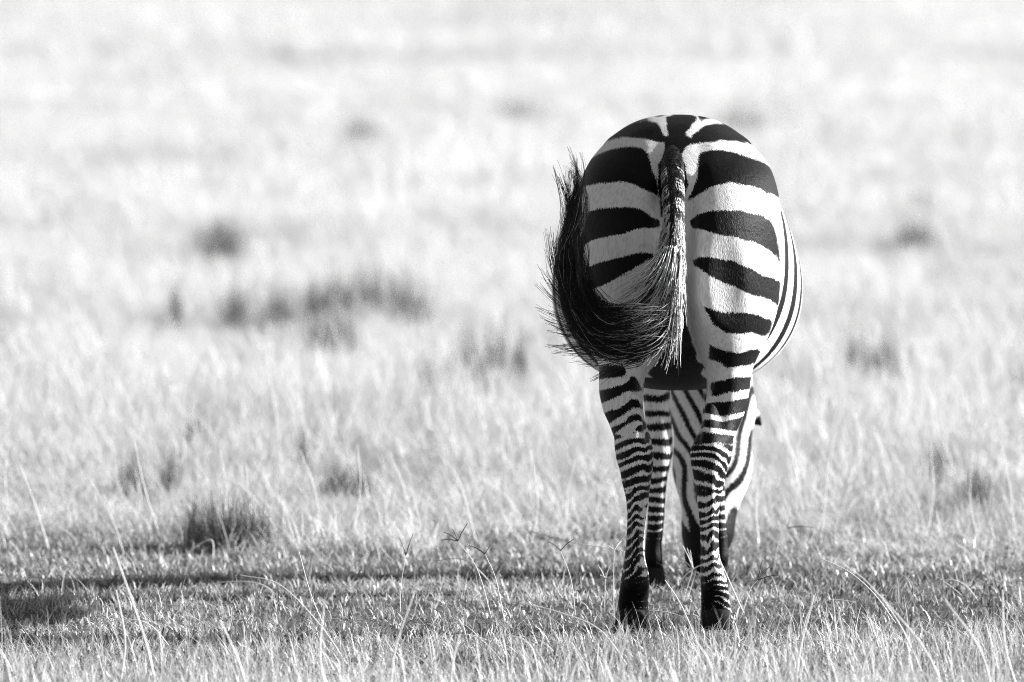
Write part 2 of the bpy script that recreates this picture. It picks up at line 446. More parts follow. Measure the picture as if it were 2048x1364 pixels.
# ------------------------------------------------------------------ the stripes (black areas, as seen from behind)
def c1(pts, oy=200): return [(1040 + x / 3.41, oy + y / 3.41) for x, y in pts]
def c2(pts): return c1(pts, 500)
def c3(pts): return [(1140 + x / 2.573, 740 + y / 2.573) for x, y in pts]
BLACK = [
    # dorsal stripe down to the tail
    c1([(1045, 40), (1165, 40), (1170, 100), (1205, 118), (1190, 150), (1130, 225), (1130, 250), (1165, 262), (1175, 290), (1135, 320), (1098, 372), (1108, 420), (1135, 450), (1140, 560), (1110, 700), (1100, 800),
        (960, 800), (955, 700), (942, 560), (940, 440), (962, 400), (985, 330), (985, 290), (985, 246), (1003, 236), (1002, 150), (1000, 120), (1040, 100)]),
    c1([(840, 118), (900, 90), (985, 60), (995, 100), (960, 118), (910, 108), (860, 125)]),
    c1([(1210, 60), (1300, 92), (1360, 118), (1345, 132), (1280, 125), (1230, 138), (1205, 112)]),
    # left rump
    c1([(480, 330), (530, 300), (620, 222), (700, 175), (780, 147), (860, 132), (930, 150), (955, 180), (962, 215), (985, 246), (1010, 270), (985, 292), (920, 282), (860, 265), (760, 258), (700, 252), (640, 268), (560, 290)]),
    c1([(330, 500), (420, 448), (470, 410), (540, 370), (620, 340), (700, 325), (780, 320), (840, 330), (875, 362), (885, 430), (900, 490), (945, 565), (950, 655), (880, 622), (820, 592), (760, 567), (700, 557), (620, 570), (540, 572), (480, 585), (330, 625)]),
    c1([(330, 800), (470, 760), (540, 740), (640, 732), (740, 735), (820, 748), (880, 780), (950, 822), (950, 862), (880, 870), (800, 880), (700, 905), (600, 930), (520, 950), (330, 1030)]),
    c1([(330, 1190), (430, 1155), (500, 1130), (600, 1100), (700, 1065), (780, 1045), (850, 1040), (905, 1048), (912, 1070), (840, 1110), (760, 1160), (680, 1200), (600, 1240), (520, 1275), (430, 1300), (330, 1330)]),
    c2([(330, 320), (430, 350), (520, 385), (640, 375), (760, 350), (850, 330), (900, 360), (820, 440), (740, 500), (640, 545), (520, 560), (330, 540)]),
    c2([(380, 590), (470, 575), (640, 600), (740, 610), (760, 640), (700, 690), (640, 712), (510, 720), (380, 700)]),
    c2([(480, 790), (640, 788), (700, 795), (722, 830), (708, 860), (640, 872), (480, 892)]),
    c2([(480, 972), (640, 935), (720, 910), (750, 866), (775, 862), (800, 890), (838, 960), (800, 965), (740, 962), (640, 1015), (480, 1078)]),
    c2([(480, 1130), (580, 1105), (660, 1080), (720, 1050), (765, 1016), (810, 1020), (840, 1085), (775, 1082), (735, 1102), (620, 1180), (480, 1230)]),
    # right rump
    c1([(1165, 262), (1200, 220), (1270, 165), (1340, 155), (1440, 165), (1520, 195), (1600, 260), (1680, 330), (1640, 320), (1560, 300), (1480, 280), (1400, 275), (1300, 285), (1190, 300), (1150, 305), (1120, 270)]),
    c1([(1225, 366), (1300, 346), (1380, 345), (1460, 360), (1560, 390), (1640, 420), (1700, 450), (1760, 490), (1830, 560), (1830, 720), (1740, 652), (1680, 626), (1600, 600), (1520, 577), (1420, 563), (1340, 577), (1270, 610), (1200, 652), (1143, 688), (1150, 660), (1195, 560), (1210, 460), (1214, 395)]),
    c1([(1163, 826), (1210, 785), (1290, 757), (1380, 746), (1460, 751), (1560, 770), (1640, 790), (1700, 822), (1735, 872), (1760, 940), (1772, 1115), (1740, 1062), (1700, 1022), (1640, 990), (1560, 960), (1460, 935), (1360, 915), (1270, 890), (1180, 876), (1165, 850)]),
    c1([(1182, 1090), (1230, 1064), (1300, 1065), (1380, 1085), (1460, 1110), (1560, 1150), (1660, 1195), (1740, 1222), (1790, 1255), (1830, 1320), (1830, 1440), (1760, 1410), (1700, 1358), (1620, 1340), (1540, 1310), (1460, 1277), (1380, 1242), (1300, 1202), (1240, 1160), (1190, 1120)]),
    c2([(1245, 378), (1300, 408), (1380, 425), (1480, 425), (1600, 440), (1700, 475), (1722, 490), (1705, 560), (1680, 597), (1600, 572), (1520, 566), (1440, 572), (1390, 562), (1330, 512), (1288, 450)]),
    c2([(1285, 640), (1330, 665), (1400, 690), (1500, 695), (1580, 675), (1660, 690), (1650, 775), (1580, 785), (1480, 796), (1400, 800), (1360, 765), (1300, 752), (1280, 740)]),
    c2([(1300, 902), (1340, 890), (1440, 880), (1560, 865), (1660, 860), (1660, 945), (1565, 950), (1480, 970), (1400, 970), (1340, 990), (1305, 990), (1290, 940)]),
    c2([(1255, 1110), (1270, 1045), (1400, 1035), (1555, 1010), (1640, 1000), (1640, 1100), (1530, 1112), (1400, 1127), (1330, 1126)]),
    c2([(1225, 1214), (1258, 1155), (1400, 1165), (1520, 1140), (1620, 1130), (1600, 1240), (1480, 1242), (1400, 1232), (1330, 1220)]),
    c2([(480, 1270), (620, 1215), (720, 1170), (745, 1130), (790, 1115), (815, 1120), (870, 1190), (800, 1160), (740, 1185), (640, 1265), (480, 1330)]),
    c2([(1150, 1310), (1245, 1245), (1350, 1258), (1460, 1268), (1600, 1260), (1590, 1330), (1450, 1330), (1330, 1318), (1200, 1335)]),
    # dark skin under the tail, with shade between thighs and under belly painted black
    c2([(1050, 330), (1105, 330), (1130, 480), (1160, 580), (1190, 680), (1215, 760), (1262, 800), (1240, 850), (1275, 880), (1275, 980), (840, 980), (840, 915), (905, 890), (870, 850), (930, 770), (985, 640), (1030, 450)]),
]

def stripes_from_polys(uv):
    best = np.full(len(uv), 1e9); inside = np.zeros(len(uv), bool)
    for poly in BLACK:
        p = np.array(poly); lo, hi = p.min(0) - 30, p.max(0) + 30
        w = np.where(((uv > lo) & (uv < hi)).all(1))[0]
        if not len(w): continue
        q = uv[w]; d = np.full(len(w), 1e9); ins = np.zeros(len(w), bool)
        for a, b in zip(p, np.roll(p, -1, 0)):
            e = b - a
            t = np.clip(((q - a) @ e) / (e @ e + 1e-9), 0, 1)
            d = np.minimum(d, np.hypot(*(q - a - t[:, None] * e).T))
            c = (a[1] > q[:, 1]) != (b[1] > q[:, 1])
            xi = a[0] + (q[:, 1] - a[1]) * e[0] / (e[1] if abs(e[1]) > 1e-9 else 1e-9)
            ins ^= c & (q[:, 0] < xi)
        sd = np.where(ins, d, -d)
        cur = np.where(best[w] > 1e8, -40, best[w])
        best[w] = np.maximum(cur, sd)
    return np.where(best > 1e8, -30, best) / 785.0

def tri(ph, per, frac):
    """signed distance (metres) to a run of stripes: positive in the black share `frac` of each period"""
    q = np.abs((ph % 1.0) - 0.5) * 2           # 0 mid black .. 1 mid white
    return (frac - q) * per / 2

def coat(v):
    x, y, z = v.T
    uv = frame_uv(v)
    nz = lambda s, k: vnoise(x * s + y * s * .7 + 30, z * s + y * s * .4 + 30, k) - 0.5
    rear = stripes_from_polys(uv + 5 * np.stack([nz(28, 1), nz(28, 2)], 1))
    # hock and cannon: fine wavering rings, growing closer towards the fetlock
    u, w = uv.T
    left = u < 1350
    uc = np.where(left, 1270, 1424)
    du = (u - uc) / 30.0
    bend = np.where(left, 7 * du - 6 * np.abs(du), -9 * du - 7 * np.abs(du - 0.1))
    q = w + bend + 20 * nz(17, 5) + 9 * nz(40, 6) + 7 * np.tanh(4 * (du + .1)) * np.where(w > 980, 1, 0)
    K = np.array([840, 880, 930, 1000, 1080, 1150, 1240]); PER = np.array([26, 22, 20, 21, 19, 14, 12])
    cum = np.concatenate([[0], np.cumsum(np.diff(K) / ((PER[1:] + PER[:-1]) / 2))])
    ph = np.interp(q, K, cum) + 0.15
    per = np.interp(q, K, PER) / 785
    frac = np.interp(w, [840, 900, 1000, 1090, 1150, 1175], [.66, .66, .68, .74, .84, 1.3])
    frac = frac + 0.35 * nz(45, 8) - np.where((~left) & (w > 1100), 0.55 * np.clip(du + .2, 0, 1), 0)
    frac = frac - .55 * np.where(left, np.exp(-((du - .62) / .22) ** 2), np.exp(-((du + .35) / .22) ** 2) * .5) * np.clip((w - 985) / 30, 0, 1) * np.clip((1165 - w) / 20, 0, 1)
    low = tri(ph, per, frac)
    t = np.clip((w - np.where(left, 866 - 24 * np.clip((u - 1258) / 22, 0, 1), 886)) / 8, 0, 1)
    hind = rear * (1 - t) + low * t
    # paler inner cannon seams above; the left one paints in its sunlit strip
    # flank and barrel
    bel = np.clip((0.80 - z) / 0.25, 0, 1)
    ph = (y + 0.10 * (1.0 - z) + 0.05 * np.sin(3 * z + 1)) / 0.155 + 0.4 * nz(5, 9) + 0.35
    flank = tri(ph, 0.155, 0.46 - 0.16 * bel)
    mid = np.interp(y, [.4, .7, .95], [.12, .10, .045]) - np.abs(x) + 0.02 * nz(14, 3)  # dark belly midline, widened rearwards to continue the painted shade
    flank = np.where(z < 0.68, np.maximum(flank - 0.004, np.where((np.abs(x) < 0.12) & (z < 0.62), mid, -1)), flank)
    # front legs
    fl = (y > 1.05) & (y < 1.38) & (z < 0.62)
    ph = (z + 0.006 * np.sin(x * 90) + 0.012 * nz(30, 4)) / np.interp(z, [0, .2, .35, .6], [.020, .024, .034, .05])
    fr = tri(np.interp(z, np.linspace(0, .7, 71), np.concatenate([[0], np.cumsum(0.01 / np.interp(np.linspace(0, .69, 70), [0, .2, .35, .6], [.019, .023, .034, .05]))])) + 0.4 * nz(25, 4), 0.028, np.interp(z, [0, .10, .17, .3, .6], [1.6, 1.4, .75, .55, .42]))
    # neck and head
    hd = (y > 1.38) & ((z < 0.85) | (y > 1.55))
    xx = np.abs(x - 0.09)
    ph = (xx - 0.40 * z) / 0.040 + 1.2 * nz(9, 7) + 0.3
    he = tri(ph, 0.036, np.interp(z, [0, .10, .15, .5], [1.6, 1.4, .5, .38]))
    isleg = (z < 0.60) & (y < 0.4)
    a = np.clip((y - 0.40) / 0.05, 0, 1)
    haunch_front = np.where(isleg, 0, a)
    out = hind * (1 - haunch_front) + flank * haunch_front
    out = np.where(fl, fr, out)
    out = np.where(hd, he, out)
    return out

def build_zebra():
    root = bpy.data.objects.new('zebra', None)
    COL.objects.link(root)
    root.location = (0, 0, 0)
    tag(root, 'black and white striped zebra seen from behind, grazing, tail swung to one side', 'zebra')
    raw = bpy.data.meshes.new('raw')
    raw.from_pydata(BV.tolist(), [], BQ.tolist())
    tmp = bpy.data.objects.new('raw', raw)
    COL.objects.link(tmp)
    md = tmp.modifiers.new('s', 'SUBSURF'); md.levels = 1; md.render_levels = 1
    dg = bpy.context.evaluated_depsgraph_get()
    me = bpy.data.meshes.new_from_object(tmp.evaluated_get(dg))
    bpy.data.objects.remove(tmp)
    me.name = 'body'
    v = np.empty(len(me.vertices) * 3); me.vertices.foreach_get('co', v); v = v.reshape(-1, 3)
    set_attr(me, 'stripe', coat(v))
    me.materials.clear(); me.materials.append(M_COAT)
    me.polygons.foreach_set('use_smooth', [True] * len(me.polygons))
    body = bpy.data.objects.new('body', me)
    COL.objects.link(body); body.parent = root
    # hooves
    def hoof(cx, cyy, w, d, h):
        n, rings = 20, [(0, 1.0, 1.0, 0), (0.25, .97, .97, -.004), (0.7, .86, .86, -.014), (1.0, .78, .76, -.02), (1.08, .6, .6, -.02)]
        V, Fc = [], []
        for t, sx, sy, oy in rings:
            for i in range(n):
                a = 2 * math.pi * i / n
                yy = math.sin(a)
                V.append((cx + w * sx * math.cos(a) * (1 - .1 * max(yy, 0)), cyy + oy + d * sy * (yy if yy > 0 else yy * .8), -0.012 + t * (h + .012)))
        for r in range(len(rings) - 1):
            for i in range(n):
                Fc.append((r * n + i, r * n + (i + 1) % n, (r + 1) * n + (i + 1) % n, (r + 1) * n + i))
        Fc.append(tuple(reversed(range(n)))); Fc.append(tuple((len(rings) - 1) * n + i for i in range(n)))
        mesh_obj('hoof', V, Fc, M_HOOF, root)
    a = P(1264, 1238, .05); hoof(a.x, .05, .047, .06, .05)
    a = P(1433, 1238, .05); hoof(a.x, .05, .046, .06, .05)
    a = P(1303, 1165, 1.23); hoof(a.x, 1.235, .042, .058, .06)
    a = P(1435, 1165, 1.28); hoof(a.x, 1.285, .042, .058, .06)
    # ears
    for sd in (-1, 1):
        base, tip = Vector((.098 + sd * .085, 1.90, .455)), Vector((.098 + sd * .135, 1.90, .400))
        V, Fc, n = [], [], 8
        d = tip - base; up = Vector((0, 0, 1)); s = d.cross(up).normalized(); u = s.cross(d).normalized()
        prof = [(0, .014), (.25, .021), (.55, .021), (.8, .013), (1, .002)]
        for t, r in prof:
            for i in range(n):
                an = 2 * math.pi * i / n
                V.append(base + d * t + u * r * math.cos(an) + s * r * .45 * math.sin(an))
        for r in range(len(prof) - 1):
            for i in range(n): Fc.append((r * n + i, r * n + (i + 1) % n, (r + 1) * n + (i + 1) % n, (r + 1) * n + i))
        e = mesh_obj('ear', V, Fc, M_COAT, root)
        set_attr(e.data, 'stripe', [.01 if k >= 3 * n or k < n else -.01 for k in range(len(V))])
    return root

ZEBRA = build_zebra()

# ------------------------------------------------------------------ the tail
def catmull(pts, n):
    pts = np.asarray(pts, float)
    p = np.vstack([2 * pts[0] - pts[1], pts, 2 * pts[-1] - pts[-2]])
    t = np.linspace(0, len(pts) - 1 - 1e-6, n)
    k = t.astype(int); f = (t - k)[:, None]
    a, b, c, d = p[k], p[k + 1], p[k + 2], p[k + 3]
    return 0.5 * (2 * b + (c - a) * f + (2 * a - 5 * b + 4 * c - d) * f ** 2 + (3 * b - a - 3 * c + d) * f ** 3)

class Strands:
    def __init__(s): s.v, s.f, s.c = [], [], []
    def add(s, pts, r0, r1, col, sides=3):
        n = len(pts); base = sum(len(a) for a in s.v) if not hasattr(s, 'n') else s.n
        tan = np.gradient(pts, axis=0); tan /= np.linalg.norm(tan, axis=1)[:, None] + 1e-9
        ref = np.where(np.abs(tan[:, 1:2]) < .9, np.array([[0, 1., 0]]), np.array([[1., 0, 0]]))
        a = np.cross(tan, ref); a /= np.linalg.norm(a, axis=1)[:, None] + 1e-9
        b = np.cross(tan, a)
        r = np.linspace(r0, r1, n)[:, None]
        ring = np.stack([pts + r * (math.cos(k * 2 * math.pi / sides) * a + math.sin(k * 2 * math.pi / sides) * b) for k in range(sides)], 1)
        s.v.append(ring.reshape(-1, 3)); s.n = base + n * sides
        i = np.arange(n - 1)[:, None] * sides + base
        for k in range(sides):
            s.f.append(np.concatenate([i + k, i + (k + 1) % sides, i + sides + (k + 1) % sides, i + sides + k], 1))
        s.c.append(np.repeat(np.broadcast_to(np.asarray(col, float), (n,)), sides))
    def build(s, name, mat, parent=None):
        o = mesh_obj(name, np.concatenate(s.v), np.concatenate(s.f), mat, parent)
        set_attr(o.data, 'shade', np.concatenate(s.c))
        return o

def W3(pts): return np.array([P(*p) for p in pts])

DOCK = catmull(W3([(1346, 300, .13), (1345, 338, .035), (1346, 380, -.045), (1347, 430, -.115), (1346, 490, -.14), (1343, 550, -.15), (1338, 610, -.155)]), 48)
DOCK_R = np.interp(np.linspace(0, 1, 48), [0, .2, .5, .8, 1], [.032, .032, .026, .018, .008])

def build_tail():
    dk = Strands()
    n = 16
    V, Fc, C = [], [], []
    for i, (p, r) in enumerate(zip(DOCK, DOCK_R)):
        t = DOCK[min(i + 1, 47)] - DOCK[max(i - 1, 0)]; t /= np.linalg.norm(t)
        a = np.cross(t, (0, 1, 0)); a /= np.linalg.norm(a); b = np.cross(t, a)
        for k in range(n):
            an = 2 * math.pi * k / n
            V.append(p + r * (math.cos(an) * a * .95 + math.sin(an) * b * .8)); C.append(0.014)
    for i in range(47):
        for k in range(n): Fc.append((i * n + k, i * n + (k + 1) % n, (i + 1) * n + (k + 1) % n, (i + 1) * n + k))
    d = mesh_obj('tail_dock', V, Fc, M_HAIR, ZEBRA)
    set_attr(d.data, 'shade', C)
    # short banded hair lying along the dock
    sh = Strands()
    r = np.random.default_rng(21)
    for _ in range(5200):
        t = r.random() ** .85 * .93 + .06
        i = int(t * 46); p, rad = DOCK[i], DOCK_R[i]
        tv = DOCK[i + 1] - DOCK[i]; tv /= np.linalg.norm(tv)
        a = np.cross(tv, (0, 1, 0)); a /= np.linalg.norm(a); b = np.cross(tv, a)
        an = r.uniform(0, 2 * math.pi)
        out = math.cos(an) * a + math.sin(an) * b
        side = out[0]
        py = frame_uv(p[None])[0][1] + r.normal(0, 1.6)
        ph = ((py + 6 * np.sign(side)) % 34) / 34           # bands on both sides of a black seam
        seam = abs(side + .12) < np.interp(py, [340, 420, 500, 560], [.42, .25, .12, .05])
        white = (not seam) and ((ph < .66) if py < 440 else (r.random() < np.interp(py, [440, 480, 560], [.62, .70, .62])))
        if py < 345: white = False
        L = np.interp(py, [320, 430, 500, 600], [.016, .026, .085, .15]) * r.uniform(.7, 1.25)
        flare = np.interp(py, [320, 430, 500, 600], [.18, .22, .30, .35])
        lean = np.interp(py, [430, 500, 600], [0, -.35, -.95]) * r.uniform(.1, 1.2)
        q0 = p + out * rad * .85
        q1 = q0 + (tv * .55 + out * flare) * L * .6 + np.array([lean * .25, 0, 0]) * L
        q2 = q1 + (tv * .6 + out * flare * .35) * L * .6 + np.array([lean * .75, 0, 0]) * L + r.normal(0, .05, 3) * L
        pts = catmull([q0, q1, q2], 6)
        sh.add(pts, .0010, .0003, r.uniform(.55, .82) if white else .014)
    sh.build('tail_bristles', M_HAIR, ZEBRA)
    # long black switch swept down, out and up
    lg = Strands()
    inner = [(1338, 585, -.16), (1300, 625, -.20), (1240, 632, -.225), (1195, 610, -.22), (1172, 560, -.205), (1163, 490, -.19), (1162, 420, -.18), (1164, 350, -.17), (1158, 296, -.16)]
    outer = [(1345, 600, -.16), (1318, 690, -.20), (1245, 715, -.225), (1170, 685, -.22), (1132, 610, -.205), (1120, 520, -.19), (1134, 430, -.18), (1143, 375, -.17), (1116, 326, -.16)]
    gi, go = W3(inner), W3(outer)
    for k in range(58):                         # locks, each with its own lie and end
        lm, le, ly = r.beta(1.0, 1.35), np.clip(r.normal(.70, .15), .35, 1.0), r.uniform(-.03, .03)
        wob = r.normal(0, .010, gi.shape) * np.linspace(.2, 1.5, len(gi))[:, None]
        for _ in range(r.integers(16, 34)):
            m = lm + r.normal(0, .06)
            n = max(12, int(44 * np.clip(le + r.normal(0, .05), .3, 1.0)))
            c0 = catmull(gi * (1 - lm) + go * lm + wob, 44)[:n]
            c = catmull(gi * (1 - m) + go * m + wob, 44)[:n]
            t = np.linspace(0, 1, n)[:, None]
            c = c0 + (c - c0) * (1 - t ** 3) + r.normal(0, .010, 3) * np.sin(math.pi * t ** .8)     # the lock draws together at its tip
            c = c + r.normal(0, .004, 3) * np.sin(t * r.uniform(8, 16) + r.uniform(0, 6)) + np.array([0, ly + r.normal(0, .008), 0])
            lg.add(c[::2], .00085, .0003, .008 if r.random() > .08 else r.uniform(.1, .5))
    # locks that end in separate tips
    tips = [((1150, 420), (1157, 292)), ((1140, 420), (1140, 322)), ((1135, 415), (1103, 314)), ((1145, 430), (1122, 330)), ((1120, 560), (1094, 440)),
            ((1125, 590), (1075, 515)), ((1130, 600), (1082, 545)), ((1140, 640), (1064, 604)), ((1145, 655), (1078, 632)), ((1150, 670), (1085, 655)), ((1170, 700), (1085, 686)), ((1175, 712), (1110, 705)),
            ((1135, 620), (1068, 560)), ((1128, 575), (1088, 478)), ((1148, 662), (1062, 618)), ((1165, 690), (1092, 698)), ((1210, 722), (1140, 722)), ((1235, 735), (1172, 762)), ((1260, 700), (1205, 740))]
    tips = [(m, (t[0] - 10, t[1]) if m[1] > 500 else (t[0] - 2, t[1] - 5)) for m, t in tips]
    for k, (mid, tip) in enumerate(tips):
        for _ in range(r.integers(18, 34) if k < 5 else r.integers(10, 20)):
            j = r.normal(0, 1, 8)
            if mid[1] < 500:
                g = [(1335 + 4 * j[0], 600, -.17), (1255, 668 + 16 * j[1], -.22), (1165, 625 + 18 * j[2], -.22), (1135 + 8 * j[3], 520, -.20), (mid[0] + 5 * j[4], mid[1], -.19), (tip[0] + 4 * j[5], tip[1] + 12 * abs(j[6]), -.18)]
            else:
                g = [(1335 + 5 * j[0], 610, -.17), (1285, 670 + 10 * j[1], -.21), (max(mid[0] + 50, 1215), (mid[1] + 690) / 2 + 9 * j[2], -.23), (mid[0] + 4 * j[3], mid[1] + 5 * j[4], -.23), (tip[0] + 16 * abs(j[5]), tip[1] + 3 * j[6] + 7 * abs(j[5]), -.21)]
            c = catmull(W3(g), 26)
            c[:, 1] += .012 * j[7]
            c = c + (r.normal(0, .006, 3) * np.sin(np.linspace(0, r.uniform(3, 7), len(c)))[:, None])
            lg.add(c[: max(14, int(len(c) * (1 - .22 * r.random() ** 2)))], .0013, .00045, .006)
    lg.build('tail_switch', M_HAIR, ZEBRA)
    # pale coarse hairs lying over the root of the switch
    pl = Strands()
    for _ in range(1300):
        t = r.random()
        u0 = r.uniform(1322, 1364); v0 = r.uniform(490, 610)
        s = np.clip((1364 - u0) / 42 * .75 + r.normal(0, .18), 0, 1.1)          # 0 straight down .. 1 swept out
        L = r.uniform(70, 150)
        ang = s * .95
        ex, ey = u0 - math.sin(ang) * L, v0 + math.cos(ang) * L * .95
        yb = -.168 - r.uniform(0, .03)
        g = [(u0, v0, yb + .02), (u0 - (u0 - ex) * .28, v0 + (ey - v0) * .42, yb - .015), (u0 - (u0 - ex) * .62, v0 + (ey - v0) * .75, yb - .03), (ex, ey + 3 * r.normal(), yb - .035)]
        white = r.random() < .55
        pl.add(catmull(W3(g), 9), .0010, .0003, r.uniform(.65, .9) if white else .010)
    for _ in range(170):      # long pale hairs running into the black
        u0, v0 = r.uniform(1300, 1345), r.uniform(600, 690)
        ex, ey = u0 - r.uniform(50, 120), v0 + r.uniform(-5, 55)
        yb = -.225 - r.uniform(0, .03)
        pl.add(catmull(W3([(u0, v0, yb + .03), ((u0 * 2 + ex) / 3, v0 + (ey - v0) * .55, yb), ((u0 + ex * 2) / 3, v0 + (ey - v0) * .85, yb - .005), (ex, ey, yb)]), 9), .0009, .0003, r.uniform(.2, .75))
    pl.build('tail_fringe', M_HAIR, ZEBRA)
build_tail()

# ------------------------------------------------------------------ grass
def blade(V, Fc, S, base, az, lean, L, w, shade, seg=4, curl=0.5, face=None):
    """a folded, tapering, bent ribbon"""
    d = np.array([math.cos(az), math.sin(az), 0])
    sdir = np.array([-d[1], d[0], 0]) if face is None else np.array([math.cos(face), math.sin(face), 0])
    p = np.array(base, float); ang = lean; n0 = len(V)
    for i in range(seg + 1):
        t = i / seg
        ww = w * (0.75 + .5 * t) * (1 - t ** 2.2) if i < seg else 0
        if i < seg:
            V.append(p + sdir * ww / 2); V.append(p - sdir * ww / 2)
        else:
            V.append(p)
        S.extend([shade] * (2 if i < seg else 1))
        st = L / seg
        p = p + (d * math.sin(ang) + np.array([0, 0, 1]) * math.cos(ang)) * st
        ang += curl / seg * (1 + t)
    for i in range(seg - 1):
        a = n0 + 2 * i
        Fc.append((a, a + 1, a + 3, a + 2))
    a = n0 + 2 * (seg - 1)
    Fc.append((a, a + 1, a + 2))

def clump(name, mat, n, rad, L, w, lean, curl, seed, seg=4, stems=0, tile=True, gap=0, slean=.16):
    """a square sod of side `rad` (or a soft round tuft) of blades"""
    r = np.random.default_rng(seed)
    V, Fc, S = [], [], []
    for i in range(n):
        q = r.uniform(-rad / 2, rad / 2, 2) if tile else r.normal(0, rad, 2)
        if gap:                                  # blades stand in small bunches with open soil between
            for _ in range(4):
                if vnoise(q[0] / gap + 20, q[1] / gap + 20, seed + 1) > .38 + .25 * r.random(): break
                q = r.uniform(-rad / 2, rad / 2, 2)
        k = .7 + .6 * vnoise(q[0] / rad * 3 + 9, q[1] / rad * 3 + 9, seed)
        if i < stems:
            blade(V, Fc, S, (q[0], q[1], -.005), r.uniform(0, 2 * math.pi), abs(r.normal(0, slean)), L[1] * r.uniform(.9, 1.35 + slean), w * r.uniform(.6, 1.0), .7 + .3 * r.random(), seg, r.uniform(.1, .9))
        else:
            blade(V, Fc, S, (q[0], q[1], -.005), r.uniform(0, 2 * math.pi), abs(r.normal(0, lean)), k * r.uniform(*L), w * r.uniform(.6, 1.3), r.random() ** 1.3, seg, r.uniform(*curl), r.uniform(0, math.pi) if r.random() < .4 else None)
    o = mesh_obj(name, V, Fc, mat, smooth=False, link=False)
    set_attr(o.data, 'shade', S)
    return o

def proto(name, objs):
    c = bpy.data.collections.new(name)
    for o in objs: c.objects.link(o)
    return c

def scatter(name, pts, scl, coll, nproto, label, cat, seed, lean=0.15, kind='stuff'):
    r = np.random.default_rng(seed)
    n = len(pts)
    me = bpy.data.meshes.new(name)
    me.vertices.add(n)
    me.vertices.foreach_set('co', np.asarray(pts, np.float32).ravel())
    rot = np.stack([r.normal(0, lean, n), r.normal(0, lean, n), r.integers(0, 4, n) * math.pi / 2], 1)
    a = me.attributes.new('rot', 'FLOAT_VECTOR', 'POINT'); a.data.foreach_set('vector', rot.astype(np.float32).ravel())
    a = me.attributes.new('scl', 'FLOAT_VECTOR', 'POINT'); a.data.foreach_set('vector', np.asarray(scl, np.float32).ravel())
    a = me.attributes.new('pick', 'INT', 'POINT'); a.data.foreach_set('value', r.integers(0, nproto, n).astype(np.int32))
    o = bpy.data.objects.new(name, me)
    COL.objects.link(o)
    ng = bpy.data.node_groups.new(name, 'GeometryNodeTree')
    ng.interface.new_socket('Geometry', in_out='INPUT', socket_type='NodeSocketGeometry')
    ng.interface.new_socket('Geometry', in_out='OUTPUT', socket_type='NodeSocketGeometry')
    N, Lk = ng.nodes, ng.links
    gi, go = N.new('NodeGroupInput'), N.new('NodeGroupOutput')
    iop, ci = N.new('GeometryNodeInstanceOnPoints'), N.new('GeometryNodeCollectionInfo')
    ci.inputs['Collection'].default_value = coll
    ci.inputs['Separate Children'].default_value = True
    ci.inputs['Reset Children'].default_value = True
    iop.inputs['Pick Instance'].default_value = True
    def na(nm, ty):
        q = N.new('GeometryNodeInputNamedAttribute'); q.data_type = ty; q.inputs['Name'].default_value = nm
        return [x for x in q.outputs if x.enabled and x.name == 'Attribute'][0]
    e2r = N.new('FunctionNodeEulerToRotation')
    Lk.new(na('rot', 'FLOAT_VECTOR'), e2r.inputs[0])
    Lk.new(e2r.outputs[0], iop.inputs['Rotation'])
    Lk.new(na('scl', 'FLOAT_VECTOR'), iop.inputs['Scale'])
    Lk.new(na('pick', 'INT'), iop.inputs['Instance Index'])
    Lk.new(gi.outputs[0], iop.inputs['Points'])
    Lk.new(ci.outputs[0], iop.inputs['Instance'])
    Lk.new(iop.outputs[0], go.inputs[0])
    md = o.modifiers.new('scatter', 'NODES'); md.node_group = ng
    tag(o, label, cat, kind=kind)
    return o

def field(d0, d1, step, seed, margin=2.2):
    """jittered grid of ground points between the distances d0 and d1 from the camera, with room on both sides"""
    r = np.random.default_rng(seed)
    k = 2.61 / 22
    side = lambda q: margin + .125 * np.maximum(q - 22, 0)
    d, x = np.meshgrid(np.arange(d0, d1, step), np.arange(-k * d1 * .662 - side(d1), k * d1 * .338 + side(d1), step), indexing='ij')
    d, x = d.ravel(), x.ravel()
    d = d + r.uniform(-.06, .06, len(d)) * step; x = x + r.uniform(-.06, .06, len(x)) * step
    ok = (x > -k * d * .662 - side(d)) & (x < k * d * .338 + side(d))
    d, x = d[ok], x[ok]
    return np.stack([x, d - 22, ground_z(x, d - 22)], 1)

def uniform_scale(r, n, lo, hi, zlo=.8, zhi=1.25):
    s = r.uniform(lo, hi, n)
    return np.stack([s, s, s * r.uniform(zlo, zhi, n)], 1)

def band(y, x):
    """1 inside the strip of short turf that the zebra stands on"""
    e = .35 * (vnoise(x * 1.6 + 30, y * .0 + 3, 11) - .5) + .5 * (vnoise(x * 4 + 30, y * 2 + 30, 12) - .5)
    return np.clip((y + e + .32) / .35, 0, 1) * np.clip((2.75 - y + e) / .4, 0, 1)

turf = proto('turf_sods', [clump('turf_sod', M_TURF, 1050, .5, (.016, .044), .0060, .95, (.2, 1.6), 100 + i, 3, gap=.035) for i in range(8)])
fine = proto('fine_sods', [clump('fine_sod', M_FINE, 560 - 40 * i, .3, (.02, .065), .0028, .95, (.1, 1.9), 200 + i, 4, 40, gap=.045, slean=.95) for i in range(8)])
tall = proto('tall_sods', [clump('tall_sod', M_TALL, 1500, .6, (.04, .17), .0036, .55, (.05, 1.5), 300 + i, 4, 60, gap=.06, slean=.45) for i in range(8)])
wide = proto('wide_sods', [clump('wide_sod', M_FAR, 1700, 1.2, (.07, .22), .0085, .5, (.05, 1.3), 400 + i, 3, 30) for i in range(8)])

